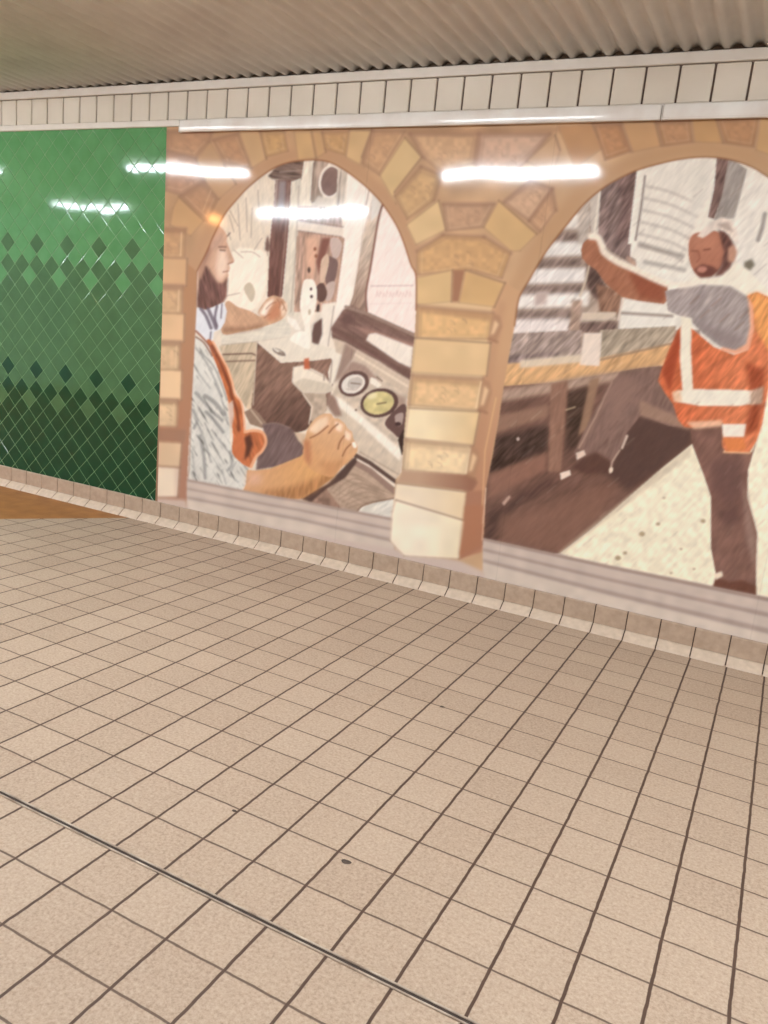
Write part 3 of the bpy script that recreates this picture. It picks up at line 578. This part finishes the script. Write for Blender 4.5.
    P([(303,440),(310,440),(311,456),(310,466),(305,460)], (184,124,90), feather=1.8, alpha=.85, **D); P([(308,430),(318,420),(328,416),(328,424),(316,434)], (232,206,178), feather=1.5, **D); P([(335,421),(343,425),(341,432),(336,430)], (236,212,188), feather=1.2, **D); P([(345,430),(351,434),(350,441),(345,438)], (236,212,188), feather=1.2, **D); E(354.3,445,2,3.4,(240,230,216),-20,**D)
    for q in ([(342.5,456),(346,449),(351,444)],[(338,449),(340,442),(344,436)],[(329,433),(333,428),(338,424)],[(310,438),(318,434),(328,426)]): Ln(q, 1.3, (142,92,66), .85, smooth=True, **D)
    P([(318,462),(336,462),(346,458),(340,468),(330,477)], (190,138,98), feather=2, alpha=.6, **D)
    Ln(LA[6:28], 1.5, (140,90,64), .8, smooth=True, feather=.6); Ln(LA[0:7], 1.0, (150,102,78), .6)

    # ---------------- right picture: rail yard
    Y3 = [3, 4]
    P(RA, (226,218,206), reg=3, hatch=(-52,.06), mott=(.06, 9))
    P([(480,200),(630,160),(640,330),(700,330),(700,400),(480,400)], (176,156,142), clip=[3], hatch=(-50,.22))
    for y, col in ((222,(226,218,209)),(249,(226,219,212)),(276,(224,216,210)),(300,(230,222,214)),(325,(224,212,206))): P([(500,y-7),(590,y-9),(588,y+6),(500,y+9)], col, clip=[3], feather=1.8, hatch=(-48,.14))
    for y, k in ((237,1),(263,1),(289,1),(314,1.2)): P([(500,y-2),(584,y-5),(582,y+4),(500,y+6)], (128,110,104), alpha=.8, clip=[3], feather=2, hatch=(-48,.5))
    P([(536,292),(548,290),(546,304),(534,306)], (188,168,160), clip=[3], feather=1.5); P([(578,206),(590,196),(588,240),(578,244)], (190,176,164), clip=[3], hatch=(-52,.3), feather=1.5)
    P([(596,180),(640,165),(634,230),(629,262),(612,252),(598,238),(590,228)], (140,120,115), clip=[3], hatch=(-56,.42)); P([(616,176),(638,166),(632,240),(616,240),(622,205)], (122,98,94), clip=[3], alpha=.6, hatch=(-56,.4), feather=2)
    P([(590,196),(601,188),(598,236),(591,236)], (196,184,172), clip=[3], hatch=(-56,.2)); Ln([(600,190),(594,237)], 2, (228,218,204), .9, clip=[3])
    P([(637,168),(716,156),(709,218),(690,260),(640,262),(630,256)], (228,219,207), clip=[3], hatch=(-58,.06)); P([(637,168),(643,167),(635,244),(628,244)], (233,225,213), clip=[3]); Ln([(645,176),(641,208),(635.5,240)], 2, (138,124,116), .85, clip=[3])
    for k in range(6): Ln([(645-k*1.2,186+k*12),(670,192+k*12.5),(702-k*4,206+k*11)], 2.4, (186,174,163), .7, smooth=True, clip=[3], feather=1.6)
    Ln([(640,244),(660,250),(682,256)], 4, (146,134,126), .7, clip=[3], feather=2); Ln([(645,262),(684,270)], 4, (150,140,132), .6, clip=[3], feather=2); P([(690,168),(708,160),(704,206),(692,220)], (222,214,202), clip=[3], feather=3)
    P([(705,200),(711,200),(706,232),(692,246),(694,228)], (232,222,208), clip=[3], feather=1.5)
    P([(717,156),(729,157),(722,196),(714,219),(708,217),(714,190)], (132,108,102), clip=[3], hatch=(-62,.4)); P([(729,157),(748,170),(734,218),(714,221),(722,196)], (164,154,147), clip=[3], hatch=(-62,.16))
    P([(748,165),(900,165),(900,330),(768,330),(735,262),(734,222)], (228,219,207), clip=[3], hatch=(-56,.07)); Ln([(765,214),(762,228),(758,240)], 4, (146,136,130), .8, clip=[3], feather=1.2); P([(744,262),(752,259),(755,265),(750,271),(744,268)], (128,120,106), clip=[3], feather=1.2)
    for k in range(5): Ln([(790,210+k*24),(880,225+k*25)], 4, (185,174,164), .6, clip=[3], feather=2)
    P([(586,262),(596,266),(606,286),(604,300),(594,298),(586,284)], (106,86,80), clip=[3], hatch=(-54,.5), feather=1.5); Ln([(590,262),(586,280),(580,296)], 2, (214,196,172), .8, clip=[3]); P([(596,284),(612,288),(622,296),(618,314),(600,314)], (150,116,98), clip=[3], hatch=(-60,.35), feather=1)
    P([(622,298),(664,304),(678,318),(672,328),(618,330)], (226,219,208), clip=[3], feather=1); Ln([(622,313),(672,316)], 3, (150,134,124), .8, clip=[3], feather=1); Ln([(624,296),(618,320)], 2, (224,206,190), .8, clip=[3])
    P([(582,312.5),(616,312),(616,321),(580,322)], (206,189,171), clip=[3], feather=.6); P([(570,322),(618,321),(616,332),(568,334)], (122,102,95), clip=[3], hatch=(-50,.5), feather=1.5); P([(572,300),(582,300),(579,340),(568,340)], (176,150,134), clip=[3], feather=1, hatch=(-50,.3))
    P([(505,334),(582,330),(580,362),(500,368)], (164,145,136), clip=[3], hatch=(-48,.42)); P([(600,330),(676,326),(672,348),(598,362)], (172,156,138), clip=[3], hatch=(-48,.3)); P([(500,356),(560,352),(556,362),(500,366)], (140,122,118), clip=[3], hatch=(-48,.45), feather=1.5)
    P([(502,364),(584,358),(600,358),(672,343),(668,366),(596,376),(500,390)], (205,164,122), clip=[3], hatch=(-48,.2), feather=.8); P([(520,360),(584,354),(584,362),(520,368)], (212,194,172), clip=[3], feather=1.2); Ln([(600,360),(674,343)], 2, (140,118,104), .6, clip=[3])
    P([(584,333),(602,333),(599.5,366),(580,365)], (223,206,192), clip=[3], feather=.5)
    P([(480,388),(560,382),(640,368),(662,366),(700,430),(694,444),(620,505),(562,553),(470,560)], (119,91,81), clip=[3], mott=(.18, 14), hatch=(-40,.16)); P([(500,390),(600,374),(660,366),(660,372),(600,384),(500,402)], (172,146,130), clip=[3], feather=2, hatch=(-48,.2))
    P([(486,440),(548,424),(546,456),(490,478)], (84,66,60), clip=[3], hatch=(-45,.45), feather=3); P([(566,392),(592,386),(580,446),(566,452)], (84,66,58), clip=[3], feather=2.5, hatch=(-45,.35))
    P([(497,416),(549,404),(548,417),(494,434)], (146,115,99), clip=[3], feather=1.5); P([(489,474),(548,451),(546,470),(488,500)], (142,107,93), clip=[3], feather=2); P([(551,384),(568,380),(561,472),(548,472)], (148,114,98), clip=[3], feather=1, hatch=(-80,.1)); P([(590,380),(600,377),(588,428),(578,436)], (150,120,100), clip=[3], feather=1)
    P([(486,512),(548,478),(562,480),(500,520),(494,545),(484,540)], (92,70,64), clip=[3], feather=3, alpha=.8, hatch=(-40,.3)); P([(502,520),(560,500),(620,480),(600,520),(562,553),(500,545)], (134,101,88), clip=[3], feather=5); P([(640,414),(692,428),(692,446),(630,492),(600,470),(618,440)], (97,75,69), clip=[3], feather=3)
    P([(560,473),(570,470),(571,475),(561,480)], (226,206,190), clip=[3]); P([(502,503),(509,495),(511,497),(504,506)], (190,160,145), clip=[3], feather=.8); Ln([(566,410),(575,407)], 1.4, (200,180,150), .8, clip=[3]); E(518,439,1.5,2,(190,170,160),clip=[3])
    # ballast ground in the sun
    P([(692,444),(662,468),(620,504.5),(590,530),(560,553),(606,572),(768,606),(900,640),(900,300),(780,330),(740,430),(700,430)], (234,223,198), clip=[3], mott=(.10, 5)); P([(692,444),(690,456),(560,556),(558,552)], (190,172,150), alpha=.5, clip=[3], feather=1)
    for x, y, r_ in ((642,534,3),(658,524,2.2),(703,521,2.6),(625,553,2.2),(618,558,3),(681,549,1.5),(694,569,1.5),(671,573,1.5),(650,575,1.4),(664,498,1.3),(820,560,2.5),(850,520,2)): E(x, y, r_, r_*.8, (174,154,124), clip=[3], feather=.9)
    # ---------------- the worker in the hi-vis vest
    W = dict(clip=[3, 4])
    P([(620,372),(640,368),(660,366),(680,409),(694,428),(669,426),(641,415),(627,433),(618,452),(611,470),(600,472),(578,468),(574,452),(590,420),(609,386)], (134,108,99), reg=4, **W, hatch=(-70,.14)); Ln([(612,382),(596,416),(579,448)], 2, (176,146,130), .8, **W); P([(606,392),(622,376),(640,380),(628,410),(610,440)], (144,116,106), feather=4, **W); P([(640,400),(690,422),(690,430),(640,416)], (158,128,112), feather=1.5, **W)
    P([(582,458),(596,452),(612,462),(610,472),(586,474),(572,468)], (100,74,66), feather=1.5, **W); P([(576,453),(584,450),(586,455),(577,460)], (212,190,174), **W); Ln([(627,436),(622,448)], 2.5, (216,196,180), .9, **W); Ln([(620,450),(612,462),(610,473)], 1.6, (196,172,156), .8, **W); E(611,470,2,3,(222,204,184),15,**W)
    P([(690,426),(724,420),(724,452),(752,452),(757,440),(748,470),(747,498),(753,518),(757,533),(756,560),(756,600),(742,600),(712,591),(716,575),(711,548),(711,496),(703,473),(692,444)], (131,99,89), reg=4, **W, hatch=(-60,.12), mott=(.12, 9)); P([(710,460),(740,458),(744,500),(726,506),(712,490)], (116,88,82), feather=4, **W); P([(742,480),(748,500),(756,536),(755,570),(746,540)], (148,120,110), feather=2, **W); P([(716,512),(738,506),(740,522),(726,526)], (104,78,74), feather=3, alpha=.8, **W)
    P([(711,590),(717,578),(730,582),(742,580),(756,586),(756,604),(738,602)], (112,76,64), feather=1, **W); P([(714,574),(722,571),(723,576),(716,580)], (226,210,188), feather=.6, **W)
    P([(581,250),(583,243),(590,237),(597,235),(602,240),(605,252),(618,262),(634,268),(652,276),(668,283),(667,300),(664,304),(640,301),(622,297),(606,284),(596,270),(587,264),(582,258)], (165,114,91), reg=4, **W, hatch=(-50,.12)); P([(628,270),(664,284),(664,302),(640,298)], (150,92,72), feather=2.5, **W)
    P([(665,291),(688,286),(707,281),(730,283),(747,293),(752,316),(750,344),(735,351),(720,346),(704,334),(690,320),(668,311)], (166,153,149), reg=4, **W, hatch=(-50,.22)); P([(690,318),(720,330),(746,338),(735,350),(720,345),(704,333)], (148,134,132), feather=3, **W)
    Ln([(591,236.5),(598,238),(602,246),(605,253),(618,262),(634,269),(655,279),(672,285),(690,284),(706,280),(722,276),(737,272)], 6.5, (236,224,208), .95, smooth=True, feather=1.6, **W, reg=4); Ln([(634,264),(628,258)], 4, (200,160,140), .7, clip=[3], feather=1.5)
    P([(688,279),(705,275),(720,270),(736,262),(748,270),(762,284),(776,298),(790,330),(770,330),(750,298),(730,286),(706,285)], (233,223,206), feather=1.2, reg=4, **W)
    Vv = [(678,330),(668,352),(661,371),(658,381),(665,393),(673,404),(678,420),(684,427),(692,428),(723,423),(722,446),(726,453),(750,452),(757,440),(762,425),(766,402),(772,370),(786,350),(790,320),(776,300),(757,292),(747,296),(753,312),(752,332),(748,350),(734,355),(714,347),(696,332),(684,322)]
    P(Vv, (198,110,76), reg=4, **W, hatch=(-52,.24), grad=((208,126,90),(690,350),(740,360))); P([(748,295),(757,292),(776,302),(780,340),(768,350),(756,330),(753,312)], (226,158,100), feather=1.5, **W, hatch=(-60,.25)); P([(748,296),(753,306),(754,330),(749,350),(735,354),(720,350),(722,347),(735,350),(746,344),(750,326)], (226,168,140), feather=.8, **W)
    P([(662,372),(678,330),(682,340),(674,372),(670,392)], (160,80,56), feather=1.5, **W); P([(745,362),(765,370),(762,400),(758,430),(744,436),(752,400)], (160,84,58), feather=2.5, **W, hatch=(-60,.3))
    P([(681,316),(692,318),(691,350),(693,389),(683,397),(680,360)], (229,219,200), reg=4, **W, feather=.7); P([(676,391),(692,389),(745,390),(760,392),(760,402),(740,406),(700,406),(678,402)], (230,220,203), **W, feather=.8); P([(672,392),(680,390),(682,402),(674,402)], (226,190,160), **W, feather=1); P([(750,391),(764,386),(762,404),(750,405)], (190,160,140), **W, feather=1, hatch=(-60,.3))
    P([(686,422),(722,420),(722,426),(694,429)], (226,180,150), **W, feather=1); P([(722,424),(746,424),(744,437),(723,437)], (232,220,205), **W, feather=.8); P([(723,438),(744,438),(746,450),(728,452)], (218,134,84), **W, feather=1); Ln([(724,452),(750,453)], 2, (230,180,140), .8, **W)
    # head
    P([(689,242),(694,234),(704,232),(716,231),(724,240),(725,256),(720,268),(712,275),(700,277),(693,270),(689,258)], (176,122,101), smooth=True, reg=4, **W); P([(690,238),(704,234),(716,236),(720,250),(700,252)], (184,130,108), feather=3, **W)
    P([(718,229),(727,232),(733,242),(735,256),(730,268),(722,275),(714,277),(721,266),(724,252)], (112,82,76), feather=1.2, reg=4, **W, hatch=(-62,.35)); P([(728,248),(734,244),(737,252),(734,262),(728,262)], (190,146,124), feather=1, reg=4, **W)
    P([(694,270),(702,264),(712,266),(718,270),(712,277),(700,278)], (120,80,72), feather=1.2, **W); E(702,269.5,5,3.2,(188,134,118),-10,feather=.8,**W); Ln([(698,251),(700,258),(697,262)], 1.2, (142,92,78), .7, **W); Ln([(704,250),(710,249)], 1.8, (128,84,72), .8, **W); Ln([(692,251),(697,251)], 1.6, (132,88,74), .7, **W)
    P([(697,236),(703,230),(711,222),(722,217),(731,220),(737,229),(738,244),(731,237),(724,231),(716,229),(709,234),(703,238)], (224,209,196), feather=.8, reg=4, **W, hatch=(-60,.12)); P([(716,224),(728,222),(734,232),(726,230)], (186,166,154), feather=1.2, **W)
    Ln(RA[7:24], 1.6, (142,94,66), .8, smooth=True, feather=.7)
    # sketchy strokes over the yard and the worker
    for q in range(170):
        x, y = 500 + 380 * float(_tab[q, 3]), 165 + 420 * float(_tab[q, 9]); l_ = 6 + 12 * float(_tab[q, 21]); dk = _tab[q, 40] > .45
        Ln([(x, y), (x + l_ * .75, y - l_ * .66)], .9, (104,84,78) if dk else (236,226,212), .16 if y > 380 else .26, clip=[3], feather=.6)
    for x, y in ((700,350),(716,366),(728,376),(742,362),(704,372),(690,410),(706,414),(724,412),(740,410),(735,330),(700,318),(720,322),(740,318),(712,306),(690,304)):
        Ln([(x, y), (x + 9, y - 8)], 1.1, (128,84,66), .30, clip=[4], feather=.8)
    for x, y in ((650,384),(636,396),(622,412),(610,430),(600,448),(720,470),(732,484),(722,530),(734,552),(726,574),(738,520)):
        Ln([(x, y), (x + 8, y - 9)], 1.2, (98,76,70), .32, clip=[4], feather=.9); Ln([(x + 5, y + 4), (x + 11, y - 4)], 1.0, (160,136,124), .3, clip=[4], feather=.8)
    # sills, drawn over the foot of both pictures
    def sill(tp, bt):
        f = lambda t: [(a[0]*(1-t)+b[0]*t, a[1]*(1-t)+b[1]*t) for a, b in zip(tp, bt)]
        P(f(-.03) + f(1.6)[::-1], (196,178,166), mott=(.08, 12), reg=0)
        for t0, t1, col in ((-.03,.06,(158,136,126)),(.06,.28,(202,184,172)),(.28,.38,(170,149,139)),(.38,.60,(204,187,175)),(.60,.72,(172,152,142)),(.72,1.6,(212,196,182))):
            P(f(t0) + f(t1)[::-1], col, feather=1.0, mott=(.08, 10))
    sill([(187,480),(268,496),(299,501),(358,512.5),(394,519.5)], [(187,507),(268,523),(299,529),(358,543.5),(394,552)])
    sill([(483,539),(606,566),(768,599),(870,621)], [(483,572),(606,606),(768,648),(870,676)])
    P([(140,497),(186,500),(188,511),(140,505)], (204,180,166), feather=1.5)
    P([(140,503),(300,532),(460,561),(484,572),(484,600),(140,545)], (204,184,173), feather=1.5)
    plain([(396,500),(466,521),(459,559),(404,556),(390,541),(392,512)], (243,229,206), grad=((238,222,190),(420,530),(466,536)))
    P([(465,505),(484,505),(481,546),(470,553),(459,556)], (170,116,88), feather=1.8)
    Ln([(486,488),(482,540)], 1.1, (226,190,160), .6)  # seam glint painted again where the sill covered it
    # print grain and seams between the printed boards
    yy, xx = np.mgrid[0:PH*S, 0:PW*S]; g = hatchn(xx/S + PX0, yy/S + PY0, -48, .75); m34 = blur(np.isin(c.reg, [3, 4]).astype(np.float32), 2)
    c.a *= (1 + .07 * m34 * g)[..., None]; g2 = hatchn(xx/S + PX0, yy/S + PY0, -60, .6); m12 = blur(np.isin(c.reg, [1, 2]).astype(np.float32), 2); c.a *= (1 + .06 * m12 * g2)[..., None]
    lum = c.a.mean(2, keepdims=True); pic = blur((c.reg > 0).astype(np.float32), 1)[..., None]; c.a = c.a * (1 - pic) + ((lum + (c.a - lum) * .94 - 165) * 1.15 + 165) * pic
    c.a = blur(c.a, 1.0)
    return c
def mural():
    c = paint(); img = lin(np.clip(c.a, 0, 250)).astype(np.float32)
    st = 0.005; x0, x1, z0, z1 = -2.098, 2.02, 0.1285, 2.2555
    nx, nz = int((x1-x0)/st) + 1, int((z1-z0)/st) + 1
    zz = np.linspace(z0, z1, nz); tt = np.linspace(0, 1, nx)
    U, V = np.meshgrid(tt, zz); left = x0 + .018 - .036*(V-z0)/(z1-z0); X = left + (x1-left)*U
    Pt = np.stack([X, np.full_like(X, -.004), V], -1).reshape(-1, 3)
    q = (Pt - CAM) @ R; px = 384 + F*q[:, 0]/-q[:, 2]; py = 512 - F*q[:, 1]/-q[:, 2]
    sx = np.clip((px-PX0)*S - .5, 0, PW*S-2); sy = np.clip((py-PY0)*S - .5, 0, PH*S-2)
    ix, iy = sx.astype(int), sy.astype(int); fx, fy = (sx-ix)[:, None], (sy-iy)[:, None]
    col = (img[iy,ix]*(1-fx) + img[iy,ix+1]*fx)*(1-fy) + (img[iy+1,ix]*(1-fx) + img[iy+1,ix+1]*fx)*fy
    col = np.clip(col * INK, 0, .93)
    for xs in (-.819, .107, 1.266):
        k = np.abs(Pt[:, 0] - xs) < .0028; col[k] *= .92
    idx = np.arange(nx*nz).reshape(nz, nx); fa = np.stack([idx[:-1,:-1], idx[:-1,1:], idx[1:,1:], idx[1:,:-1]], -1).reshape(-1, 4)
    ctr = fa[:, 0]; reg = c.reg[np.clip(iy[ctr]+1, 0, PH*S-1), np.clip(ix[ctr]+1, 0, PW*S-1)]
    mt = bpy.data.materials.new('printed_vinyl'); mt.use_nodes = True; N = mt.node_tree.nodes; L = mt.node_tree.links; p = N['Principled BSDF']
    at = N.new('ShaderNodeAttribute'); at.attribute_name = 'print'; L.new(at.outputs['Color'], p.inputs['Base Color'])
    p.inputs['Roughness'].default_value = 0.075; p.inputs['Specular IOR Level'].default_value = 0.5
    tc = N.new('ShaderNodeTexCoord'); nz_ = N.new('ShaderNodeTexNoise'); nz_.inputs['Scale'].default_value = 2.2; nz_.inputs['Detail'].default_value = 1
    L.new(tc.outputs['Object'], nz_.inputs['Vector']); bp = N.new('ShaderNodeBump'); bp.inputs['Strength'].default_value = .25; bp.inputs['Distance'].default_value = .01
    L.new(nz_.outputs['Fac'], bp.inputs['Height']); L.new(bp.outputs['Normal'], p.inputs['Normal'])
    root = empty('mural', (0, 0, 0)); tag(root, 'glossy printed wall mural of two sandstone arches framing a train driver and a rail worker', 'mural')
    made = {}
    names = {0: ('arcade_print', None), 1: ('train_cab_picture', 'printed view of a train cab interior through the left arch'), 3: ('rail_yard_picture', 'printed view of a rail yard through the right arch'),
             2: ('person', 'printed bearded person in orange vest leaning on the cab controls'), 4: ('person', 'printed person in cap and orange vest with one arm stretched out')}
    for r in (0, 1, 3, 2, 4):
        fs = fa[reg == r]
        if not len(fs): continue
        use = np.unique(fs); remap = np.full(nx*nz, -1); remap[use] = np.arange(len(use))
        me = bpy.data.meshes.new(names[r][0]); vv = Pt[use]; ff = remap[fs]
        me.vertices.add(len(vv)); me.vertices.foreach_set('co', vv.astype(np.float32).ravel())
        me.loops.add(ff.size); me.loops.foreach_set('vertex_index', ff.astype(np.int32).ravel())
        me.polygons.add(len(ff)); me.polygons.foreach_set('loop_start', np.arange(0, ff.size, 4, dtype=np.int32))
        me.update(calc_edges=True); me.validate()
        ca = me.color_attributes.new('print', 'FLOAT_COLOR', 'POINT'); ca.data.foreach_set('color', np.concatenate([col[use], np.ones((len(use), 1))], 1).astype(np.float32).ravel())
        me.polygons.foreach_set('use_smooth', np.ones(len(ff), dtype=bool)); me.materials.append(mt)
        o = bpy.data.objects.new(names[r][0], me); C.objects.link(o); made[r] = o
        o.parent = made[r-1] if r in (2, 4) else root
        if names[r][1]: o['label'] = names[r][1]
    b = MB(); b.box(x0, x1, -.0036, .0, z0, z1)
    b.build('backing_board', nmat('board_edge', (150,110,82), .6), root)
INK = np.array([1.06, 1.06, 1.07])
mural()

# ------------------------------------------------------------------ ceiling strip lights (out of view: most seen as reflections, extras added for ambient)
LAMP = emis('tube_glow', (1.0, 1.12, 1.22, 1), 79.0)
mfix = nmat('fitting_white', (222,216,206), .4, ((210,204,194), 8))
def fixture(xc, yc, length, rz, label, group):
    t = empty('strip_light', (xc, yc, 2.4805)); t.rotation_euler = (0, 0, rz); tag(t, label, 'light', group)
    h = length / 2
    MB().box(-h-.03, h+.03, -.045, .045, -.028, 0, .004).build('housing', mfix, t)
    v, f = [], []; n = 12
    for k, x in enumerate((-h, h)):
        for i in range(n + 1):
            a = math.pi * i / n; v.append((x, .06*math.cos(a), -.028 - .036*math.sin(a)))
    f += [(i, i+1, n+2+i, n+1+i) for i in range(n)] + [tuple(range(n, -1, -1)), tuple(range(n+1, 2*n+2))]
    mesh_obj('diffuser', v, f, LAMP, t)
    for s in (-1, 1): MB().box(s*(h+.015)-.015, s*(h+.015)+.015, -.05, .05, -.066, -.0285, .004).build('end_cap', mfix, t)
GR = 'strip lights on the ceiling out of frame'
rows = [(-6.62, -1.97, 1.26, .0), (-3.62, -1.93, 1.08, -.24), (-0.74, -2.02, 1.2, .18), (2.25, -2.0, 1.28, 0), (-6.87, -3.95, 1.3, .04), (-3.62, -3.84, 1.5, .16), (2.6, -3.9, 1.3, 0), (-8.3, -3.0, 1.2, 0)]  # right-hand and far-left fittings are unseen extras added for room ambient
for r_ in rows: fixture(*r_, 'white strip light on the corrugated ceiling, out of frame, seen as glare or added unseen for room ambient', GR)
# amber indicator lamp high on the opposite side
t = empty('amber_lamp', (-5.41, -4.53, 2.4805)); tag(t, 'small round amber lamp on the ceiling, seen as an orange glint on the left arch', 'lamp')
def dome(r, z0, h, n=16, m=5):
    v, f = [], []
    for j in range(m+1):
        a = math.pi/2*j/m
        for i in range(n): b = 2*math.pi*i/n; v.append((r*math.cos(a)*math.cos(b) if j < m else 0.0005*math.cos(b), r*math.cos(a)*math.sin(b) if j < m else 0.0005*math.sin(b), z0 - h*math.sin(a)))
    for j in range(m):
        for i in range(n): f.append((j*n+i, j*n+(i+1) % n, (j+1)*n+(i+1) % n, (j+1)*n+i))
    return v, f
v, f = dome(.075, -.03, .07); mesh_obj('lens', v, f, emis('amber_glow', (1.0, .42, .12, 1), 70), t, smooth=True)
MB().box(-.085, .085, -.085, .085, -.03, 0, .01).build('base', mfix, t)

# ------------------------------------------------------------------ world and view
w = bpy.data.worlds.new('world'); bpy.context.scene.world = w; w.use_nodes = True
bg = w.node_tree.nodes['Background']; bg.inputs['Color'].default_value = (1.0, .98, .96, 1); bg.inputs['Strength'].default_value = 0.6
sc = bpy.context.scene
sc.view_settings.view_transform = 'Standard'; sc.view_settings.look = 'None'; sc.view_settings.gamma = 1.0; sc.view_settings.use_curve_mapping = False
sc.view_settings.exposure = 0.0
sc.cycles.max_bounces = 6; sc.cycles.use_denoising = True; sc.cycles.sample_clamp_indirect = 6.0
